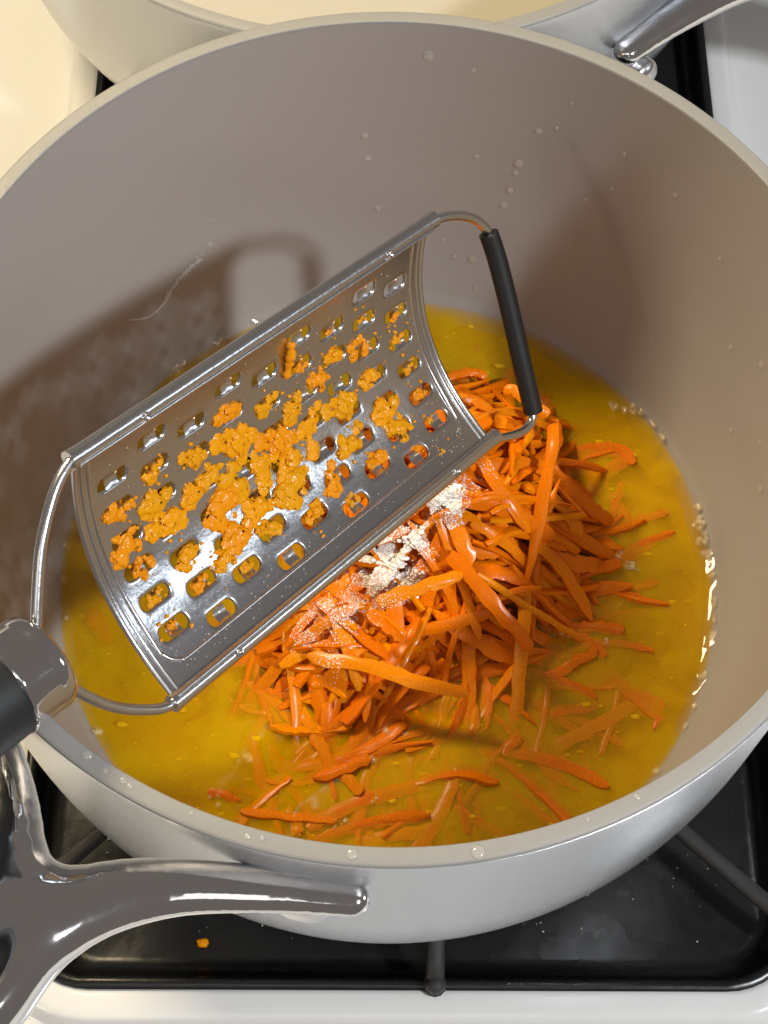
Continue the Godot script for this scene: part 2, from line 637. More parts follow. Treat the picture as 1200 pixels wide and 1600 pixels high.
func build_back_pan() -> void:
	handle_mesh = nets(handle_sdf, Vector3(-0.078, -0.02, 0.105), Vector3(0.078, 0.036, 0.32), 0.0018)
	var c := Vector3(-0.015, 0, -0.3216)
	var t := thing("saute_pan", "pale cream-lined pan on the back burner, behind the pot", "pan", Transform3D(Basis(), c + Vector3(0, -0.162, 0)))
	var at := Transform3D(Basis(), Vector3(0, 0.162, 0))
	var out := [Vector2(0.1559, -0.056), Vector2(0.1562, -0.060), Vector2(0.1560, -0.08), Vector2(0.1545, -0.10), Vector2(0.150, -0.125), Vector2(0.140, -0.146), Vector2(0.128, -0.157), Vector2(0.115, -0.1612)]
	var inn := [Vector2(0.1510, -0.0555), Vector2(0.1505, -0.08), Vector2(0.148, -0.105), Vector2(0.142, -0.13), Vector2(0.130, -0.146), Vector2(0.11, -0.152), Vector2(0.0, -0.153)]
	var g := lathe(smooth_profile(out), 160)
	g.fan(PackedVector3Array(g.v.slice(g.v.size() - 160)), Vector3(0, -0.1615, 0))
	part("outer_wall", g.mesh(), M.shell, t, at)
	part("inner_coating", lathe(smooth_profile(inn), 160).mesh(Vector3.UP), M.back_coat, t, at)
	var rim := [Vector2(0.1510, -0.0555), Vector2(0.1512, -0.0549), Vector2(0.1516, -0.0546), Vector2(0.1548, -0.0548), Vector2(0.1556, -0.0553), Vector2(0.1559, -0.056)]
	part("rim", lathe(rim, 160).mesh(Vector3.UP), M.rim, t, at)
	handle(t, handle_mesh, 67.0, 0.0258, -0.084, 1.22)


# ---------------------------------------------------------------- broth
func build_broth() -> void:
	var t := thing("broth", "cloudy orange yellow broth filling the lower part of the grey pot", "broth", Transform3D(Basis(), Vector3(0, LIQ, 0)))
	var nz := FastNoiseLite.new()
	nz.seed = 4
	nz.frequency = 60.0
	nz.fractal_octaves = 3
	var rows := []
	var nr := 70
	for i in nr + 1:
		var r := 0.1112 * i / nr
		var row := PackedVector3Array()
		for j in 200:
			var a := TAU * j / 200
			var p := Vector3(sin(a) * r, 0, cos(a) * r)
			p.y = 0.00018 * nz.get_noise_3dv(p) + 0.0019 * (1.0 + 0.8 * nz.get_noise_3dv(p * 4.0)) * pow(smoothstep(0.1065, 0.1112, r), 2.0)
			row.append(p)
		rows.append(row)
	var g := Geo.new()
	g.grid(rows, false, true)
	part("liquid_surface", g.mesh(Vector3.UP), M.film, t)
	# cloudy juice in sheets, thicker with depth, down to the settled part
	var depths := [0.0003, 0.0011, 0.0020, 0.0030, 0.0042, 0.0062]
	for k in depths.size():
		var d: float = depths[k]
		var edge := inner_r(-LIQ + d) + 0.0004
		rows = []
		for i in 41:
			var r := edge * i / 40
			var row := PackedVector3Array()
			for j in 120:
				var a := TAU * j / 120
				var p := Vector3(sin(a) * r, 0, cos(a) * r)
				p.y = -d + 0.16 * d * nz.get_noise_3dv(p * 0.5 + Vector3(k, 0, 0))
				row.append(p)
			rows.append(row)
		g = Geo.new()
		g.grid(rows, false, true)
		part("cloudy_layer" if k < 5 else "settled_juice", g.mesh(Vector3.UP), M.cloud if k < 5 else M.broth, t)


# ---------------------------------------------------------------- carrots
var tops := {}
var faces := []   # top faces of the shreds, where powder can lie


func mound(x: float, z: float) -> float:
	var q := pow((x - 0.020) / 0.058, 2.0) + pow((z + 0.014) / 0.066, 2.0)
	var peak := 0.040 * exp(-1.5 * (pow((x - 0.026) / 0.05, 2.0) + pow((z + 0.026) / 0.052, 2.0)))
	var lobe := 0.019 * exp(-(pow((x + 0.012) / 0.026, 2.0) + pow((z - 0.024) / 0.024, 2.0)))
	return LIQ + maxf(maxf(peak - 0.010 * q, lobe - 0.006), -0.0085) + 0.002


func note_top(p: Vector3) -> void:
	var k := Vector2i(int(floor(p.x * 1000)), int(floor(p.z * 1000)))
	if not tops.has(k) or tops[k] < p.y:
		tops[k] = p.y


func shred_geo(path: PackedVector3Array, width: float, thick: float, roll: float, seed_: int, keep := false) -> Geo:
	var nz := FastNoiseLite.new()
	nz.seed = seed_
	nz.frequency = 0.35
	var n := path.size()
	var rows := []
	var tw := nz.get_noise_1d(500.0) * 1.6
	var e1 := fposmod(seed_ * 0.618, 1.0)
	var e2 := fposmod(seed_ * 0.377 + 0.2, 1.0)
	for i in n:
		var u := float(i) / (n - 1)
		var d := (path[mini(i + 1, n - 1)] - path[maxi(i - 1, 0)]).normalized()
		var side := d.cross(Vector3.UP).normalized()
		var a := roll + tw * (u - 0.5)
		var o := side.rotated(d, a)
		var nn := o.cross(d).normalized()
		var w := width * 0.5 * minf(1.0, minf(lerpf(0.35, 0.85, e1) + u * 7.0, lerpf(0.12, 0.6, e2) + (1.0 - u) * lerpf(2.2, 8.0, e2)))
		var wl := w * (1.0 + 0.42 * nz.get_noise_2d(i * 3.1, 3.0))
		var wr := w * (1.0 + 0.42 * nz.get_noise_2d(i * 3.1, 40.0))
		var h := thick * 0.5 * (1.0 + 0.35 * nz.get_noise_2d(i * 2.0, 90.0))
		var p := path[i]
		var r := PackedVector3Array()
		for q in [-1.0, -0.5, 0.0, 0.5, 1.0]:
			r.append(p + o * (wl if q < 0.0 else wr) * q + nn * (h * (1.0 + 0.5 * nz.get_noise_2d(i * 1.2, 200.0 + q * 7.0)) + thick * 0.3 * (1.0 - q * q)))
		var tl := r[0]
		r.append_array(PackedVector3Array([r[4], p + o * wr * 0.94 - nn * h, p + o * wr * 0.94 - nn * h, p - nn * h * 0.8, p - o * wl * 0.94 - nn * h, p - o * wl * 0.94 - nn * h, tl]))
		rows.append(r)
		if keep and nn.y > 0.25 and i > 0 and i < n - 1:
			faces.append([rows[-2].slice(0, 5), r.slice(0, 5)])
		for q in [-0.9, -0.45, 0.0, 0.45, 0.9]:
			note_top(p + o * wl * q + nn * (h if nn.y > 0.0 else -h))
	var g := Geo.new()
	g.grid(rows, false, true)
	g.fan(rows[0], path[0], false)
	g.fan(rows[-1], path[-1], true)
	return g


func shred(path: PackedVector3Array, width: float, thick: float, roll: float, label := "", seed_ := 0) -> MeshInstance3D:
	var g := shred_geo(path, width, thick, roll, seed_, true)
	# origin at the shred's middle
	var c := path[path.size() / 2]
	for k in g.v.size():
		g.v[k] -= c
	var o := part("carrot_shred", g.mesh(), M.carrot[seed_ % M.carrot.size()], self, Transform3D(Basis(), c))
	tag(o, label if label else "orange carrot shred among the grated shreds heaped in the broth", "carrot shred", "grated carrot shreds in the pot")
	return o


func where_shred(p: Vector3, afloat: bool) -> String:
	if afloat:
		return "carrot shred sunk just under the broth between the heap and the front rim" if p.z > 0.038 else "carrot shred sunk just under the broth right of the heap"
	var x := p.x - 0.018
	var z := p.z + 0.012
	if p.y > LIQ + 0.026:
		return "carrot shred on the crown of the heap, close to the grater's tip"
	if z < -0.022:
		return "carrot shred on the heap's far slope, behind the grater's tip"
	if x > 0.022:
		return "carrot shred on the heap's right slope, away from the grater"
	if z > 0.022:
		return "carrot shred on the heap's front slope, near the long straight shred"
	if x < -0.022:
		return "carrot shred at the heap's left, in the shade of the grater"
	return "carrot shred in the middle of the heap, beside the white powder"


func hero(pts: Array, width: float, roll: float, label: String, seed_: int) -> void:
	var p := []
	for q in pts:
		p.append(Vector3(q[0], q[1], q[2]) * 0.001)
	var path := curve(p, maxi(4, 14 / (p.size() - 1)))
	var nz := FastNoiseLite.new()
	nz.seed = seed_ + 77
	nz.frequency = 0.2
	for i in path.size():
		path[i] += Vector3(nz.get_noise_2d(i, 1), nz.get_noise_2d(i, 20) * 0.4, nz.get_noise_2d(i, 40)) * 0.0012
	shred(path, width * (0.00066 if p[0].y < -0.126 else 0.00072), 0.0017, roll, label, seed_)


func heap_path(drop: float, spread: float) -> PackedVector3Array:
	var q := sqrt(rng.randf()) * 1.12 * spread
	var th := rng.randf() * TAU
	var c := Vector3(0.015 + 0.049 * q * cos(th), 0, -0.010 + 0.060 * q * sin(th))
	if rng.randf() < 0.26:
		c = Vector3(-0.012 + 0.017 * rng.randfn(), 0, 0.026 + 0.016 * rng.randfn())
	if Vector2(c.x, c.z).length() > 0.092:
		c *= 0.092 / Vector2(c.x, c.z).length()
	var yaw := rng.randf() * TAU
	if rng.randf() < 0.6:
		yaw = th + rng.randf_range(-0.6, 0.6)
	var d := Vector3(cos(yaw), 0, sin(yaw))
	var s := Vector3(-d.z, 0, d.x)
	var len := rng.randf_range(0.022, 0.052)
	var bend := rng.randf_range(-0.005, 0.005)
	var lift := rng.randf_range(-0.0075, 0.0026) + drop
	var tilt := rng.randf_range(-0.18, 0.18)
	var arch := rng.randf_range(-0.001, 0.0026)
	var path := PackedVector3Array()
	var m0 := mound(c.x, c.z)
	var g := (mound(c.x + d.x * 0.01, c.z + d.z * 0.01) - mound(c.x - d.x * 0.01, c.z - d.z * 0.01)) / 0.02
	for i in 17:
		var u := i / 16.0 - 0.5
		var p := c + d * (u * len) + s * (bend * (4 * u * u - 0.5))
		if Vector2(p.x, p.z).length() > 0.103:
			p *= 0.103 / Vector2(p.x, p.z).length()
		p.y = lerpf(m0 + g * u * len, mound(p.x, p.z), 0.6) + lift + tilt * u * len + arch * (1.0 - 4 * u * u)
		p.y = minf(p.y, maxf(mound(p.x, p.z) + 0.0045, LIQ - 0.0012))
		p.y = maxf(p.y, LIQ - 0.0065)
		path.append(p)
	return path


func build_carrots() -> void:
	# heap: layers laid over the mound, each shred its own piece
	# the shreds underneath and adrift, too many and too hidden to tell apart
	var under := Geo.new()
	for k in 480:
		var deep := k < 300
		var hp := heap_path(-0.0035 if deep else -0.0105, 1.0 if deep else 1.3)
		if not deep:
			var low := LIQ - rng.randf_range(0.0014, 0.0046)
			for i in hp.size():
				hp[i].y = low + 0.06 * (hp[i].x - hp[0].x)
				hp[i].z += 0.012
				if Vector2(hp[i].x, hp[i].z).length() > 0.102:
					hp[i] *= Vector3(0.102 / Vector2(hp[i].x, hp[i].z).length(), 1, 0.102 / Vector2(hp[i].x, hp[i].z).length())
		under.add(shred_geo(hp, rng.randf_range(0.0024, 0.0055), rng.randf_range(0.0011, 0.0018), rng.randf_range(-0.7, 0.7), k, deep))
	var uo := part("sunken_carrot_shreds", under.mesh(), M.carrot[2], self)
	tag(uo, "mass of carrot shreds underneath the heap and sunken round it in the broth", "carrot shreds", "", "stuff")
	for k in 250:
		var path := heap_path(0.0, 1.0)
		if k >= 190:
			# afloat just under the surface, mostly towards the front rim and the right
			var front := k % 3 > 0
			var c := Vector3(rng.randf_range(-0.040, 0.034), LIQ - rng.randf_range(0.0008, 0.0044), rng.randf_range(0.040, 0.088)) if front else Vector3(rng.randf_range(0.050, 0.078), LIQ - rng.randf_range(0.0010, 0.0040), rng.randf_range(-0.030, 0.055))
			if Vector2(c.x, c.z).length() > 0.096:
				c = Vector3(c.x * 0.9, c.y, c.z * 0.9)
			var yaw := rng.randf() * TAU
			var d := Vector3(cos(yaw), rng.randf_range(-0.07, 0.07), sin(yaw)) * rng.randf_range(0.008, 0.019)
			path = curve([c - d, c + Vector3(d.z, 0, -d.x) * rng.randf_range(-0.16, 0.16), c + d], 6)
			for i in path.size():
				if Vector2(path[i].x, path[i].z).length() > 0.105:
					path[i] *= Vector3(0.105 / Vector2(path[i].x, path[i].z).length(), 1, 0.105 / Vector2(path[i].x, path[i].z).length())
				path[i].y = clampf(path[i].y, LIQ - 0.006, LIQ - 0.0001)
		shred(path, 0.0019 + 0.0034 * pow(rng.randf(), 1.4), rng.randf_range(0.0009, 0.0017), rng.randf_range(-0.75, 0.75), where_shred(path[path.size() / 2], k >= 190), k)
	for k in 11:
		var c := Vector3(rng.randf_range(-0.014, 0.010), 0, rng.randf_range(-0.010, 0.014))
		var yaw := rng.randf() * TAU
		var d := Vector3(cos(yaw), 0, sin(yaw)) * rng.randf_range(0.012, 0.020)
		var y := mound(c.x, c.z) - 0.001 - 0.0006 * k
		shred(curve([c - d + Vector3(0, y - 0.002, 0), c + Vector3(0, y, 0), c + d + Vector3(0, y - 0.002, 0)], 6), rng.randf_range(0.005, 0.0085), 0.0016, rng.randf_range(-0.3, 0.3), "", 260 + k)
	# shreds one can pick out
	hero([[-25, -114, 35.5], [-8, -110, 39], [8, -110, 44], [27, -113, 48]], 6.4, 0.25, "long straight carrot shred lying across the front of the heap", 301)
	hero([[54, -95, -42], [53, -90, -33], [51, -94, -19], [47, -104, 0], [45, -113, 10]], 5.6, 0.3, "long carrot strip hanging down the right side of the heap, near the grater's tip", 302)
	hero([[46, -112, 6], [45, -116, 20], [44, -124, 38], [42, -131, 54]], 6.0, -0.1, "broad carrot strip running down the right flank into the broth", 303)
	hero([[20, -98, 6], [30, -100, 16], [41, -106, 27], [46, -111, 32]], 6.8, 0.45, "wide carrot strip slanting down the middle of the heap towards the broth", 304)
	hero([[12, -94, -16], [18, -93, -10], [25, -98, 3], [26, -101, 8]], 7.6, 0.2, "pointed carrot strip dusted with white powder at its upper end", 305)
	hero([[-3, -101, 21], [10, -99, 17], [24, -99, 12]], 6.2, 0.35, "flat carrot strip lying sideways below the white powder", 306)
	hero([[18, -113, -68], [25, -112, -70.5], [33, -114, -71]], 4.2, 0.2, "bent carrot shred poking out beside the grater's black sleeve", 307)
	hero([[22, -106, -57], [34, -103, -49], [47, -104, -40]], 6.0, 0.3, "wide carrot strip beside the wire loop at the grater's end", 308)
	hero([[60, -128, 0], [68, -126.5, -2.5], [79, -126, -6]], 5.6, 0.1, "short carrot stub sticking sideways out of the broth", 309)
	hero([[-43, -130, 57], [-38, -129.5, 72], [-31, -130, 90]], 6.2, 0.1, "long sunken carrot shred leaning towards the front rim", 310)
	hero([[-37, -130.5, 61], [-28, -130, 76], [-18, -131, 88]], 5.2, -0.2, "sunken carrot shred beside the long one near the front rim", 311)
	hero([[-23, -130, 87.5], [-4, -129.2, 77], [22, -131, 70]], 6.8, 0.0, "sunken carrot shred slanting up to the right, near the front rim", 312)
	hero([[55, -131, 59], [70, -129.6, 50.5], [87, -131, 40]], 7.2, 0.0, "broad sunken carrot shred at the lower right of the heap", 313)
	hero([[50, -131, 49], [62, -130, 45.5], [79, -131, 41]], 5.6, 0.0, "sunken carrot shred just above the broad one at lower right", 314)
	hero([[57, -131, -52], [67, -129.6, -46], [76, -131, -36]], 5.8, 0.0, "sunken carrot shred right of the grater's tip", 315)
	hero([[-8, -131, 91], [10, -130, 88], [24, -132, 84]], 6.0, 0.0, "sunken carrot shred hugging the front rim", 316)
	hero([[52, -130, 36], [61, -127.5, 31], [70, -128, 25]], 5.2, 0.2, "carrot shred half afloat on the right of the heap", 317)
	hero([[-100, -132, 14], [-96, -131, 20], [-92, -132, 27]], 8.0, 0.0, "lone sunken carrot piece at the left, under the grater's handle", 318)
	hero([[5, -107, 32], [0, -103, 29], [-6, -104, 24]], 5.6, 0.3, "short carrot flap in front of the powder patch", 319)
	hero([[38, -90, -52], [44, -87.5, -46], [52, -90, -42]], 5.0, 0.5, "curled carrot shred at the top of the heap", 320)
	var lo := [[[-45, 40], [-33, 49], [-23, 59]], [[-28, 47], [-16, 67], [-6, 76]], [[10, 50], [0, 66], [-4, 72]], [[22, 35], [18, 56], [16, 64]], [[60, -8], [71, 9]], [[78, -34], [82, -17]], [[28, 35], [29, 58]], [[-4, 65], [-22, 72]], [[20, 67], [8, 59], [1, 47]], [[-55, 77], [-45, 79]], [[44, 55], [38, 62]], [[66, 2], [76, 14]], [[-20, 60], [-2, 63], [14, 60]], [[-30, 82], [-26, 90]], [[30, 78], [40, 72]], [[-12, 80], [-2, 90]], [[58, -60], [52, -74]], [[-50, 30], [-58, 46]]]
	for k in lo.size():
		var pts := []
		for q in lo[k]:
			pts.append([q[0], -131.0 + 1.6 * sin(k * 2.1) + 1.4 * float(k < 10), q[1]])
		if pts.size() == 2:
			pts.insert(1, [(pts[0][0] + pts[1][0]) / 2.0 + 1.0, pts[0][1] + 0.6, (pts[0][2] + pts[1][2]) / 2.0])
		hero(pts, 4.6 + (k % 3) * 0.9, 0.1, "", 330 + k)
	build_powder()


func top_at(x: float, z: float) -> float:
	var best := -1.0
	for i in range(-1, 2):
		for j in range(-1, 2):
			best = maxf(best, tops.get(Vector2i(int(floor(x * 1000)) + i, int(floor(z * 1000)) + j), -1.0) - (0.0 if i == 0 and j == 0 else 0.0012))
	return best


func build_powder() -> void:
	var nz := FastNoiseLite.new()
	nz.frequency = 0.25
	var lump := ball(1.0, 7, 5, 0.55, nz, Vector3(5, 5, 5)).mesh()
	var spots := []
	# [x, z, spread, grains per square millimetre at the middle]
	var heaps := [[-2.0, 9.0, 4.0, 42.0], [3.5, 5.5, 4.4, 46.0], [6.5, 10.5, 3.2, 30.0], [8.8, 0.0, 3.6, 36.0], [16.0, -10.0, 3.2, 34.0], [20.5, -14.0, 3.2, 34.0], [21.5, -7.0, 2.4, 22.0], [-5.0, -1.0, 6.0, 30.0], [-21.5, 21.1, 4.5, 5.0], [-13.1, 23.1, 4.5, 5.0], [-27.3, 29.0, 3.5, 4.0], [-1.0, 21.0, 4.5, 2.6], [-9.2, 17.0, 5.0, 6.0], [-17.0, 36.0, 4.0, 2.0], [27.0, -20.0, 4.0, 3.0]]
	var body := ball(1.0, 16, 11, 0.42, nz, Vector3(1, 8, 3)).mesh()
	var clods := []
	for c in [[-2.0, 9.0, 1.9], [3.5, 5.5, 2.1], [6.0, 10.5, 1.5], [8.0, 1.0, 1.6], [16.5, -10.0, 1.4], [20.0, -13.5, 1.6], [0.5, 7.5, 1.8], [20.5, -8.0, 1.0]]:
		for k in 75:
			var x: float = (c[0] + rng.randfn() * c[2] * 1.15) * 0.001
			var z: float = (c[1] + rng.randfn() * c[2]) * 0.001
			var r := 0.0002 + 0.0006 * pow(rng.randf(), 1.6)
			clods.append(Transform3D(Basis(Vector3.UP, rng.randf() * TAU).scaled(Vector3(r * 1.3, r * 0.6, r)), Vector3(x, top_at(x, z) + r * 0.1, z)))
	scatter("powder_clumps", body, M.powder, self, clods)
	tag(get_node("powder_clumps"), "soft white clumps of powder on the carrot heap under the grater's lower rail", "powder", "", "stuff")
	for fc in faces:
		var ra: PackedVector3Array = fc[0]
		var rb: PackedVector3Array = fc[1]
		var mid := (ra[2] + rb[2]) * 0.5
		if mid.y < LIQ + 0.001 or mid.y < top_at(mid.x, mid.z) - 0.0042:
			continue
		var dens := 0.0
		for c in heaps:
			dens += 2.6 * c[3] * exp(-(pow(mid.x * 1000 - c[0], 2) + pow(mid.z * 1000 - c[1], 2)) / (2.0 * c[2] * c[2] * 0.5))
		var area := (ra[0] - ra[4]).length() * (ra[2] - rb[2]).length() * 1e6
		var cnt := int(dens * area * (0.4 + 0.9 * rng.randf()) + rng.randf())
		for k in mini(cnt, 700):
			var q := rng.randf() * 3.999
			var qi := int(q)
			var pa := ra[qi].lerp(ra[qi + 1], q - qi)
			var pb := rb[qi].lerp(rb[qi + 1], q - qi)
			var r := 0.00006 + 0.00016 * pow(rng.randf(), 3.0)
			if rng.randf() < 0.01 and dens > 15.0:
				r = rng.randf_range(0.00025, 0.0005)
			var p := pa.lerp(pb, rng.randf()) + Vector3(0, r * 0.4 + (0.0004 * rng.randf() if dens > 20.0 else 0.0), 0)
			spots.append(Transform3D(Basis(Vector3(rng.randf(), rng.randf(), rng.randf() + 0.1).normalized(), rng.randf() * TAU).scaled(Vector3(r, r * 0.8, r)), p))
	scatter("white_powder", lump, M.powder, self, spots)
	tag(get_node("white_powder"), "white powder clumped on the carrot heap below the grater", "powder", "", "stuff")
	# dry streak on the pot's wall
	spots = []
	var line := []
	for a in [[-131.0, 96.1], [-134.1, 100.8], [-137.6, 100.2], [-140.1, 95.9], [-143.1, 92.3], [-146.0, 89.9]]:
		line.append(Vector3(a[0], a[1], 0))
	var cv := curve(line, 30)
	for k in 1500:
		var u := rng.randf()
		var p := cv[int(u * (cv.size() - 1))]
		var spread := lerpf(0.25, 1.5, smoothstep(0.2, 0.8, u)) * (0.35 if rng.randf() < 0.6 else 1.0)
		wall_grain(spots, p.x + rng.randfn() * spread * 0.5, p.y + rng.randfn() * spread * 0.8, rng.randf_range(0.00009, 0.0003))
	for c in [[-148.2, 85.8, 0.8, 70], [-149.0, 74.6, 0.9, 22], [-152.4, 69.0, 1.2, 24], [-150.5, 79, 3, 24], [-145, 84, 5, 40]]:
		for k in int(c[3]):
			wall_grain(spots, c[0] + rng.randfn() * c[2] * 0.5, c[1] + rng.randfn() * c[2], rng.randf_range(0.00006, 0.0002))
	scatter("powder_streak", ball(1.0, 6, 4).mesh(), M.dust, self, spots)
	tag(get_node("powder_streak"), "thin streak of white powder stuck to the pot's inner wall behind the grater", "powder", "", "stuff")


func wall_grain(spots: Array, az: float, h_mm: float, r: float) -> void:
	var a := deg_to_rad(az)
	var rad := inner_r(h_mm * 0.001) - r * 0.3
	spots.append(Transform3D(Basis.from_scale(Vector3(r, r, r)), Vector3(sin(a) * rad, -h_mm * 0.001, cos(a) * rad)))


# ---------------------------------------------------------------- grater
const GL := 0.138125
const GW := 0.07174
const SAG := 0.012
var gx := Transform3D(Basis(Vector3(0.60915276, -0.30396715, -0.73248678), Vector3(0.30616181, -0.76188935, 0.57077978), Vector3(-0.73157218, -0.57195156, -0.37104387)).orthonormalized(), Vector3(-0.07561171, 0.03284342, 0.04247662))


func sag(v: float) -> float:
	return 4.0 * SAG * v * (GW - v) / (GW * GW)


# point of the blade; n > 0 goes below the hollow face
func bp(u: float, v: float, n := 0.0) -> Vector3:
	var s := 4.0 * SAG * (GW - 2 * v) / (GW * GW)
	var nrm := Vector3(0, -s, 1).normalized()
	return Vector3(u, v, sag(v)) + nrm * n


func slots() -> Array:
	var out := []
	for k in 9:
		for j in (6 if k % 2 == 0 else 7):
			out.append(Vector2(0.0125 + 0.01415 * k, (0.01408 if k % 2 == 0 else 0.00960) + 0.00886 * j))
	return out


func build_grater() -> void:
	var t := thing("hand_grater", "small curved steel hand grater with pulp, resting across the pot's rim", "grater", gx)
	# blade
	var g := Geo.new()
	var a := 0.007075
	var b := 0.00443
	for c in slots():
		var outer := []
		var inner := []
		for q in 4:
			var sx := 1.0 if q == 0 or q == 3 else -1.0
			var sy := 1.0 if q < 2 else -1.0
			for k in 10:
				var kk := k if q % 2 == 0 else 10 - k
				var o := Vector2(a, b * kk / 4.0) if kk <= 4 else Vector2(a * (1.0 - (kk - 4) / 6.0), b)
				var i := Vector2.ZERO
				if kk <= 6:
					var an := PI / 2 * kk / 6.0
					i = Vector2(0.0030 + 0.0020 * cos(an), 0.0020 * sin(an))
				else:
					i = Vector2(0.0030 * (10 - kk) / 4.0, 0.0020)
				outer.append(Vector2(o.x * sx, o.y * sy))
				inner.append(Vector2(i.x * sx, i.y * sy))
		var rows := []
		for e in [[0.0, 0.0], [0.6, 0.0], [0.86, 0.00003], [0.96, 0.00018], [1.0, 0.00045], [1.0, 0.0010], [0.93, 0.0011]]:
			var row := PackedVector3Array()
			for k in 40:
				var p: Vector2 = outer[k].lerp(inner[k], e[0])
				row.append(bp(c.x + p.x, c.y + p.y, e[1]))
			rows.append(row)
		g.grid(rows, false, true)
	for k in 9:
		var u0 := 0.0125 + 0.01415 * k - a
		var first := (0.01408 if k % 2 == 0 else 0.00960) - b
		var last := first + 0.00886 * (6 if k % 2 == 0 else 7)
		for r in [[0.0015, first], [last, GW - 0.0015]]:
			strip(g, u0, u0 + 2 * a, r[0], r[1], 3, 10)
	strip(g, 0.0, 0.0125 - a, 0.0015, GW - 0.0015, 3, 40)
	strip(g, 0.0125 + 0.01415 * 8 + a, GL, 0.0015, GW - 0.0015, 3, 40)
	var blade := part("blade", g.mesh(Vector3(0, 0, -1)), M.blade, t)
	# cutting teeth, one in each slot
	var tg := Geo.new()
	var rows := []
	for i in 7:
		var x := -0.0023 + 0.0043 * i / 6.0
		var row := PackedVector3Array()
		for j in 11:
			var y := -0.00198 + 0.00396 * j / 10.0
			row.append(Vector3(x, y, 0.0002 + 0.0010 * (1.0 - pow(y / 0.00198, 2.0)) * (1.0 - 0.25 * absf(x) / 0.002)))
		rows.append(row)
	tg.grid(rows)
	var tooth := tg.mesh(Vector3(0, 0, -1))
	for c in slots():
		var s: float = 4.0 * SAG * (GW - 2 * c.y) / (GW * GW)
		part("grating_tooth", tooth, M.steel, blade, Transform3D(Basis(Vector3.RIGHT, atan(s)), bp(c.x, c.y)))
	# pressed bead round the holes
	var path := []
	var u1 := 0.0048
	var u2 := GL - 0.0052
	var v2 := GW - 0.0060
	var rc := 0.006
	var flatp := [Vector2(u1, 0.004), Vector2(u1, 0.02), Vector2(u1, 0.04), Vector2(u1, v2 - rc)]
	for k in range(1, 6):
		var an := PI / 2 * k / 5.0
		flatp.append(Vector2(u1 + rc - rc * cos(an), v2 - rc + rc * sin(an)))
	for k in range(1, 8):
		flatp.append(Vector2(lerpf(u1 + rc, u2 - rc, k / 7.0), v2))
	for k in range(1, 6):
		var an := PI / 2 * k / 5.0
		flatp.append(Vector2(u2 - rc + rc * sin(an), v2 - rc + rc * cos(an)))
	for p in [Vector2(u2, 0.04), Vector2(u2, 0.02), Vector2(u2, 0.004)]:
		flatp.append(p)
	for p in flatp:
		path.append(bp(p.x, p.y, 0.00025))
	part("pressed_bead", tube(curve(path, 5), 0.00062, 10).mesh(), M.steel, blade)
	# folded end edges
	for u in [0.0004, GL - 0.0004]:
		var pe := PackedVector3Array()
		var pf := PackedVector3Array()
		var inward := 1.0 if u < 0.01 else -1.0
		for j in 31:
			var v := lerpf(0.001, GW - 0.001, j / 30.0)
			pe.append(bp(u, v, 0.0002))
			pf.append(bp(u + inward * 0.0021, v, 0.0000))
		part("folded_edge", tube(pe, 0.00085, 10).mesh(), M.steel, blade)
		part("folded_edge", tube(pf, 0.00048, 8).mesh(), M.steel, blade)
	# rails rolled round the wire
	for v in [0.0, GW]:
		var pr := PackedVector3Array()
		var rr := []
		for k in 25:
			pr.append(Vector3(lerpf(-0.0015, GL + 0.003, k / 24.0), v, 0))
			rr.append(0.00235 + (0.0002 if k == 0 or k == 24 else 0.0))
		var rail := part("rolled_rail", tube(pr, rr, 18).mesh(), M.steel, t)
		var sm := PackedVector3Array([Vector3(0.0, v + (0.0019 if v == 0.0 else -0.0019), -0.0016), Vector3(GL, v + (0.0019 if v == 0.0 else -0.0019), -0.0016)])
		part("rail_seam", tube(sm, 0.0006, 8).mesh(), M.steel, rail)
		for u in [0.022, 0.118]:
			var w := lathe([Vector2(0.0, 0.0001), Vector2(0.0005, 0.0002), Vector2(0.0008, 0.0007), Vector2(0.0011, 0.0006), Vector2(0.0013, 0.0)], 18)
			var dirn := Vector3(0, 0.25 if v == 0.0 else -0.25, -1).normalized()
			var xx := Vector3.RIGHT
			part("spot_weld", w.mesh(Vector3.UP), M.steel, rail, Transform3D(Basis(xx, dirn, xx.cross(dirn)), Vector3(u, v, 0) + dirn * 0.0023))
	# wire frame: loop at the handle end and at the tip
	var wires := [
		[Vector3(0.004, 0, 0), Vector3(-0.0015, 0.0006, 0), Vector3(-0.0084, 0.0047, 0), Vector3(-0.0169, 0.0137, 0), Vector3(-0.0234, 0.0239, 0), Vector3(-0.0287, 0.0332, 0), Vector3(-0.032, 0.0355, 0)],
		[Vector3(0.004, GW, 0), Vector3(-0.001, 0.0717, 0), Vector3(-0.0065, 0.0697, 0), Vector3(-0.0165, 0.0618, 0), Vector3(-0.0235, 0.0525, 0), Vector3(-0.0279, 0.0445, 0), Vector3(-0.032, 0.0415, 0)],
		[Vector3(GL - 0.003, 0, 0), Vector3(GL + 0.002, 0.0004, 0), Vector3(0.1475, 0.0018, 0), Vector3(0.1560, 0.0058, 0), Vector3(0.1612, 0.0112, 0), Vector3(0.1628, 0.017, 0), Vector3(0.1630, 0.030, 0), Vector3(0.1624, 0.0424, 0), Vector3(0.1612, 0.058, 0), Vector3(0.1606, 0.0705, 0), Vector3(0.1590, 0.0756, 0), Vector3(0.1535, 0.0768, 0), Vector3(0.1455, 0.0745, 0), Vector3(GL + 0.001, GW, 0), Vector3(GL - 0.004, GW, 0)]]
	for w in wires:
		part("wire_frame", tube(curve(w, 7), 0.00145, 14).mesh(), M.steel, t)
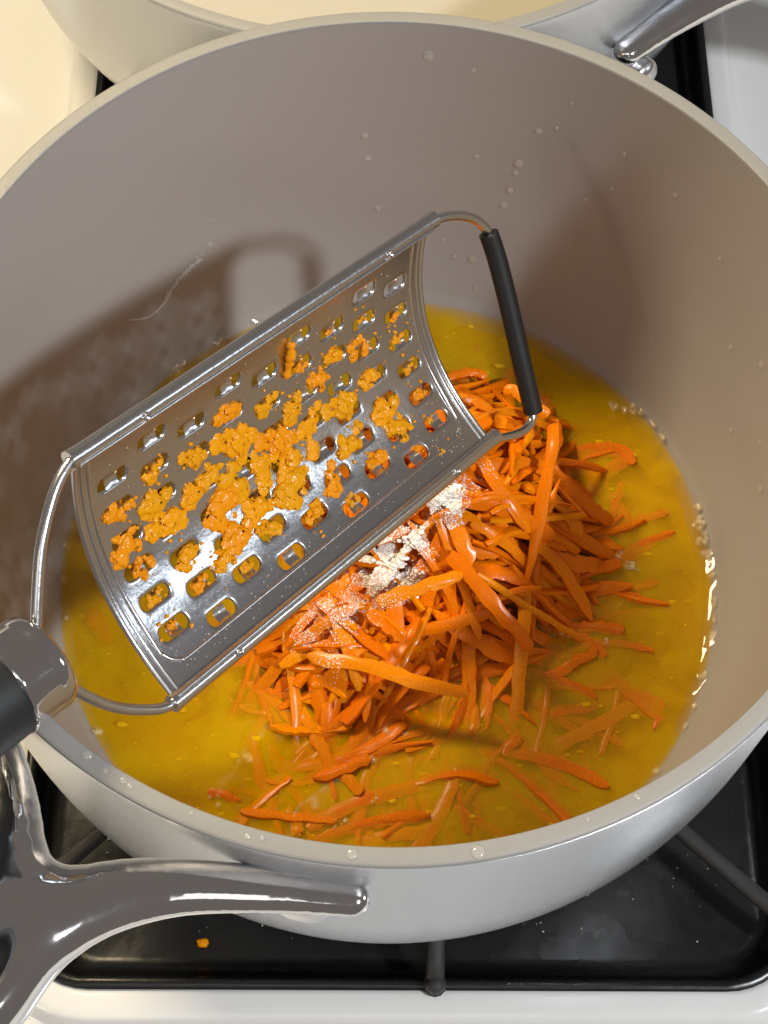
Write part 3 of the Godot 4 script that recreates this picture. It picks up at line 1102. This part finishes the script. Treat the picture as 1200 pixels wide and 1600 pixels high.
	var sl := curve([Vector3(0.1624, 0.0138, 0), Vector3(0.1630, 0.022, 0), Vector3(0.1628, 0.0330, 0), Vector3(0.1622, 0.0450, 0), Vector3(0.1613, 0.058, 0), Vector3(0.1605, 0.0735, 0)], 6)
	var sr := []
	for k in sl.size():
		sr.append(0.00305)
	var sg := tube(sl, sr, 20, false)
	var e0 := PackedVector3Array()
	part("rubber_sleeve", sg.mesh(), M.rubber, t)
	for e in [[sl[0], sl[1]], [sl[-1], sl[-2]]]:
		var d: Vector3 = (e[0] - e[1]).normalized()
		var cap := lathe([Vector2(0.0031, -0.0002), Vector2(0.00305, 0.0001), Vector2(0.0026, 0.0003), Vector2(0.0018, 0.0002), Vector2(0.0015, -0.0008)], 20)
		var sx := d.cross(Vector3(0, 0, 1)).normalized()
		part("sleeve_end", cap.mesh(), M.rubber, t, Transform3D(Basis(sx, d, sx.cross(d)), e[0]))
	# ferrule and grip, turned about the grater's long axis
	var hx := Transform3D(Basis(Vector3(0, 0.89, 0), Vector3(-1, 0, 0), Vector3(0, 0, 0.89)), Vector3(-0.0285, 0.0385, 0.0))
	var fer := [Vector2(0.0, 0.0), Vector2(0.0110, 0.0), Vector2(0.0126, 0.0002), Vector2(0.0136, 0.0008), Vector2(0.0141, 0.0017), Vector2(0.0142, 0.0028), Vector2(0.0141, 0.0040), Vector2(0.01395, 0.0047), Vector2(0.01395, 0.0052), Vector2(0.0140, 0.0090), Vector2(0.0141, 0.0128), Vector2(0.0139, 0.0134), Vector2(0.0132, 0.0136)]
	var hn := Node3D.new()
	part("ferrule", lathe(fer, 56).mesh(Vector3(0, -1, 0)), M.chrome, t, hx)
	var gr := [Vector2(0.0129, 0.0130), Vector2(0.0134, 0.0140), Vector2(0.0136, 0.0160), Vector2(0.0138, 0.03), Vector2(0.0146, 0.05), Vector2(0.0148, 0.08), Vector2(0.0135, 0.105), Vector2(0.0105, 0.121), Vector2(0.005, 0.128), Vector2(0.0, 0.129)]
	part("grip", lathe(smooth_profile(gr), 56).mesh(), M.grip, t, hx)
	hn.free()


func strip(g: Geo, u0: float, u1: float, v0: float, v1: float, nu: int, nv: int) -> void:
	var rows := []
	for i in nu + 1:
		var row := PackedVector3Array()
		for j in nv + 1:
			row.append(bp(lerpf(u0, u1, float(i) / nu), lerpf(v0, v1, float(j) / nv)))
		rows.append(row)
	g.grid(rows)


# ---------------------------------------------------------------- pulp on the blade
# a wet smear of pulp: lumps melted together, rough all over
func clump_mesh(seed_: int, lobes: int) -> Mesh:
	var r := RandomNumberGenerator.new()
	r.seed = seed_
	var nz := FastNoiseLite.new()
	nz.seed = seed_
	nz.frequency = 3.0
	nz.fractal_octaves = 3
	var balls := []
	var a0 := r.randf() * TAU
	for k in lobes:
		var d := sqrt(r.randf()) * 0.78
		var a := a0 + r.randf() * TAU
		balls.append([Vector3(cos(a) * d, sin(a) * d * 0.72, -0.06 - r.randf() * 0.20 * (1.1 - d)), r.randf_range(0.16, 0.34) * (1.15 - 0.45 * d)])
	var f := func(p: Vector3) -> float:
		var d := 9.0
		for b in balls:
			d = smin(d, (p - b[0]).length() - b[1], 0.08)
		return (d + 0.12 * nz.get_noise_3dv(p)) * 0.7
	return nets(f, Vector3(-1.15, -1.0, -0.66), Vector3(1.15, 1.0, 0.30), 0.07)


func build_pulp() -> void:
	var kinds := []
	for k in 8:
		kinds.append(clump_mesh(100 + k, 11 + k % 3 * 2))
	var list := [[11.9, 23.4, 22], [26.5, 19.5, 18], [23.5, 27.5, 25], [11.2, 32.7, 28], [24.7, 36.1, 33], [39.2, 23.0, 20], [13.8, 41.1, 16], [26.3, 45.9, 20], [11.8, 49.5, 14], [26.6, 53.8, 15], [36.1, 32.1, 22], [44.0, 30.7, 25], [53.6, 18.3, 24], [54.3, 26.6, 34], [55.1, 37.1, 38], [43.3, 40.2, 35], [53.7, 46.3, 33], [69.4, 22.9, 22], [43.7, 49.4, 28], [36.6, 52.1, 20], [53.2, 54.0, 20], [68.2, 34.4, 30], [63.6, 40.9, 30], [67.2, 48.0, 32], [83.4, 19.2, 12], [84.3, 35.0, 25], [77.1, 29.0, 22], [90.3, 25.9, 22], [96.6, 23.0, 18], [94.5, 37.4, 28], [107.6, 25.4, 20], [108.6, 35.3, 20], [92.6, 47.8, 28], [81.5, 53.0, 26], [109.8, 46.5, 26], [112.4, 53.2, 26], [98.3, 57.1, 20], [69.3, 57.3, 16], [83.3, 61.1, 11], [124.9, 23.6, 9], [124.1, 30.5, 12], [125.6, 40.9, 11], [125.0, 49.1, 12], [123.7, 57.0, 7], [120.0, 66.1, 8], [113.0, 60.9, 8], [75.9, 40.7, 30], [63.3, 47.8, 22], [96.2, 14.6, 7], [110.3, 17.5, 7], [41.0, 57.6, 10], [12.6, 57.6, 8]]
	for i in list.size():
		var c: Array = list[i]
		var r: float = c[2] * 0.000205
		var v: float = c[1] * 0.001
		var u: float = c[0] * 0.001
		var s := 4.0 * SAG * (GW - 2 * v) / (GW * GW)
		var b := Basis(Vector3.RIGHT, atan(s)) * Basis(Vector3(0, 0, 1), rng.randf_range(-0.6, 0.6) - 0.1)
		b = b.scaled_local(Vector3(r * 1.38, r * 1.3, minf(r, 0.0036) * 1.05))
		var o := part("pulp_clump", kinds[i % 8], M.pulp[(i * 7) % 3], self, gx * Transform3D(b, bp(u, v, 0.0004)))
		tag(o, ("small " if c[2] < 15 else "moist ") + "orange clump of pulp " + ("in the grater's slots at the handle end" if u < 0.032 else "in the grater's slots at the tip end" if u > 0.104 else "on the grater blade along its upper rail" if v < 0.024 else "on the grater blade along its lower rail" if v > 0.051 else "in the thick of the pulp at the blade's middle"), "pulp", "clumps of orange pulp on the grater")
	# one thin strand on the upper edge
	var st := curve([bp(0.0795, 0.0085, -0.001), bp(0.0785, 0.0115, -0.0018), bp(0.0776, 0.0150, -0.0015), bp(0.0768, 0.0185, -0.0012)], 5)
	var w := PackedVector3Array()
	var wr := []
	for p in st:
		w.append(gx * (p + Vector3(rng.randf_range(-0.0004, 0.0004), rng.randf_range(-0.0001, 0.0001), 0.0006)))
		wr.append(rng.randf_range(0.0007, 0.0016))
	var so := part("pulp_strand", tube(w, wr, 9).mesh(), M.pulp[0], self)
	tag(so, "thin orange pulp strand lying across two upper slots of the grater", "pulp")
	# fine wet crumbs and droplets over the blade
	var spots := []
	for k in 420:
		var u: float = rng.randf_range(0.004, GL - 0.004)
		var v := rng.randf_range(0.006, GW - 0.003)
		if rng.randf() < 0.5:
			v = GW - 0.003 - absf(rng.randfn()) * 0.010
		var r := rng.randf_range(0.00006, 0.0002)
		var hit := false
		for c in slots():
			if absf(u - c.x) < 0.0062 and absf(v - c.y) < 0.003:
				hit = true
		if hit or v < 0.004:
			continue
		spots.append(gx * Transform3D(Basis.from_scale(Vector3.ONE * r), bp(u, v)))
	scatter("wet_specks", ball(1.0, 7, 5).mesh(), M.dust, self, spots)
	tag(get_node("wet_specks"), "tiny pale wet specks spattered over the grater blade", "specks", "", "stuff")
	spots = []
	for k in 420:
		var c: Array = list[rng.randi() % list.size()]
		var u: float = c[0] * 0.001 + rng.randfn() * 0.004
		var v: float = c[1] * 0.001 + rng.randfn() * 0.003
		if u < 0.005 or u > GL - 0.005 or v < 0.008 or v > GW - 0.006:
			continue
		var r := 0.00015 + 0.0005 * pow(rng.randf(), 2.0)
		spots.append(gx * Transform3D(Basis(Vector3(0, 0, 1), rng.randf() * TAU).scaled(Vector3(r, r * 0.8, r * 0.8)), bp(u, v, -r * 0.3)))
	var nz := FastNoiseLite.new()
	nz.frequency = 0.25
	scatter("pulp_crumbs", ball(1.0, 10, 8, 0.8, nz, Vector3(9, 2, 1)).mesh(), M.pulp[1], self, spots)
	tag(get_node("pulp_crumbs"), "loose orange pulp crumbs between the clumps on the grater", "crumbs", "", "stuff")


# ---------------------------------------------------------------- drops and bubbles
func build_drops() -> void:
	var dome := lathe([Vector2(0.0, 0.42), Vector2(0.35, 0.38), Vector2(0.65, 0.27), Vector2(0.88, 0.12), Vector2(1.0, -0.02), Vector2(0.0, -0.03)], 18)
	var dm := dome.mesh()
	var wall := [[176.2, 13.2, 1.5], [169.7, 17.3, 0.7], [-174.8, 50.8, 1.1], [-175.2, 61.9, 1.1], [159.1, 37.1, 1.0], [156.5, 33.2, 0.6], [161.3, 55.1, 1.3], [161.6, 60.2, 0.9], [162.0, 69.1, 1.0], [162.6, 77.0, 1.2], [145.7, 30.9, 0.6], [167.9, 57.1, 0.8], [146.2, 48.8, 0.7], [136.3, 34.2, 0.7], [169.7, 106.4, 1.0], [166.5, 105.9, 1.3], [111.5, 60.0, 1.1], [98.1, 90.5, 1.2], [125.9, 43.2, 0.6], [131.5, 100.0, 0.6], [-176.8, 86.4, 1.0], [172, 100, 0.8], [165, 118, 1.0], [155, 20, 0.5], [150, 60, 0.5], [118, 70, 0.8], [106, 50, 0.7], [104, 82, 0.9], [101, 70, 0.7], [110, 95, 0.8]]
	for w in wall:
		var a := deg_to_rad(w[0])
		var h: float = w[1] * 0.001
		var rad := inner_r(h)
		var inward := Vector3(-sin(a), 0.18, -cos(a)).normalized()
		var x := Vector3.UP.cross(inward).normalized()
		var s: float = w[2] * 0.0012
		var o := part("water_drop", dm, M.drop, self, Transform3D(Basis(x * s, inward * s, x.cross(inward) * s * 1.15), Vector3(sin(a) * rad, -h, cos(a) * rad) + inward * 0.00005))
		tag(o, "clear drop clinging to the pot's inner wall, " + ("beyond the grater's black sleeve" if absf(w[0]) > 155.0 else "to the right of the grater"), "water drop", "drops on the pot's inner wall")
	for w in [[-70.7, 105.1, 1.3], [-66.1, 108.9, 0.7], [-61.7, 111.1, 0.9], [-60.0, 112.4, 0.7], [-7.0, 127.2, 1.4], [22.3, 125.9, 1.7], [-31.5, 123.6, 0.7], [-28.0, 124.0, 0.6], [60, 111.8, 0.7], [-45, 118.5, 0.6], [48, 117.4, 0.6]]:
		var s: float = w[2] * 0.001
		var o := part("water_drop", dm, M.drop, self, Transform3D(Basis.from_scale(Vector3(s, s * 0.8, s)), Vector3(w[0] * 0.001, 0.0005, w[1] * 0.001)))
		tag(o, "clear drop on the pot's pale rim, " + ("near the grater's chrome collar" if w[0] < -50 else "above the chrome handle" if w[0] < 0 else "at the front right"), "water drop", "drops on the pot's rim")
	# bubbles
	var bub := lathe([Vector2(0.0, 0.75), Vector2(0.3, 0.71), Vector2(0.58, 0.58), Vector2(0.8, 0.38), Vector2(0.95, 0.1), Vector2(1.0, -0.05)], 16)
	var bm := bub.mesh(Vector3.UP)
	var foam := []
	for c in [[79.6, -67.9, 6, 2.0], [85.3, -66.7, 10, 2.2], [89.5, -66.0, 9, 2.0], [93.5, -61.0, 7, 1.6], [96.2, -55.0, 6, 1.5], [107.4, -28.0, 6, 1.2], [107.6, -22.0, 9, 1.6], [108.2, -16.0, 10, 1.6], [109.2, -10.0, 9, 1.5], [110.0, -2.0, 5, 1.0], [110.0, 8.0, 8, 1.3], [109.6, 14.0, 9, 1.4], [108.8, 20.0, 7, 1.2], [105.0, 34.0, 6, 1.0], [101.5, 45.0, 5, 1.0], [98.0, 52.0, 4, 1.0], [88.5, 67.0, 6, 1.4], [82.6, -5.4, 8, 1.8], [79.5, -8.9, 5, 1.0], [-109.3, -6.9, 3, 1.0], [-109.3, 5.0, 3, 1.0], [-107.0, 18.9, 3, 0.8], [-104.2, 34.7, 3, 0.8], [-92.8, 57.9, 4, 1.4], [-78.6, -79.0, 4, 2], [-64.6, -90.5, 5, 2.0], [-50, -98.8, 5, 2.5], [-13.4, 52.0, 3, 1.6], [1.7, 54.8, 3, 1.6], [6.5, 56.8, 3, 1.5], [-3.6, 65.6, 3, 0.8], [72.9, 21.7, 3, 1.2], [-38, 38, 4, 3], [-31, 41, 7, 4], [-27, 50, 6, 4], [-12, 86, 5, 3], [-2, 78, 3, 2], [62, -28, 3, 4], [66, -18, 4, 5], [60, 20, 4, 5], [-52, 80, 3, 2]]:
		for k in int(c[2] * 1.9):
			var p := Vector2(c[0] + rng.randfn() * c[3] * 0.6, c[1] + rng.randfn() * c[3] * 0.6) * 0.001
			if p.length() > 0.1106:
				p = p.normalized() * 0.1106
			foam.append([p, 0.00025 + 0.0010 * pow(rng.randf(), 2.4)])
	foam.sort_custom(func(a, b): return a[1] > b[1])
	var tiny := []
	for i in foam.size():
		var f: Array = foam[i]
		var q: Vector2 = f[0]
		var y: float = LIQ + 0.0001 + 0.0019 * pow(smoothstep(0.1065, 0.1112, q.length()), 2.0)
		var x := Transform3D(Basis.from_scale(Vector3.ONE * f[1]), Vector3(q.x, y, q.y))
		if i >= 130:
			tiny.append(x)
			continue
		var o := part("foam_bubble", bm, M.bubble, self, x)
		tag(o, "clear bubble " + ("at the broth's right edge against the pot wall" if q.x > 0.07 and q.length() > 0.098 else "at the broth's left edge against the pot wall" if q.x < -0.06 else "on the broth between the heap and the front rim" if q.y > 0.03 else "on the broth beside the carrot heap"), "bubble", "bubbles on the broth")
	scatter("small_bubbles", bm, M.bubble, self, tiny)
	tag(get_node("small_bubbles"), "froth of tiny bubbles along the broth's edge and round the carrots", "froth", "", "stuff")
	# pulp specks adrift in the broth
	var nz := FastNoiseLite.new()
	nz.frequency = 0.3
	var spots := []
	for k in 800:
		var r := sqrt(rng.randf()) * 0.105
		var a := rng.randf() * TAU
		var s := 0.0002 + 0.0008 * pow(rng.randf(), 3.0)
		spots.append(Transform3D(Basis(Vector3.UP, rng.randf() * TAU).scaled(Vector3(s * 1.9, s * 0.3, s)), Vector3(sin(a) * r, LIQ - 0.0006 - rng.randf() * 0.0035, cos(a) * r)))
	scatter("floating_pulp", ball(1.0, 8, 6, 0.7, nz, Vector3(1, 2, 3)).mesh(), M.bits, self, spots)
	tag(get_node("floating_pulp"), "fine yellow pulp specks adrift in the broth", "pulp", "", "stuff")
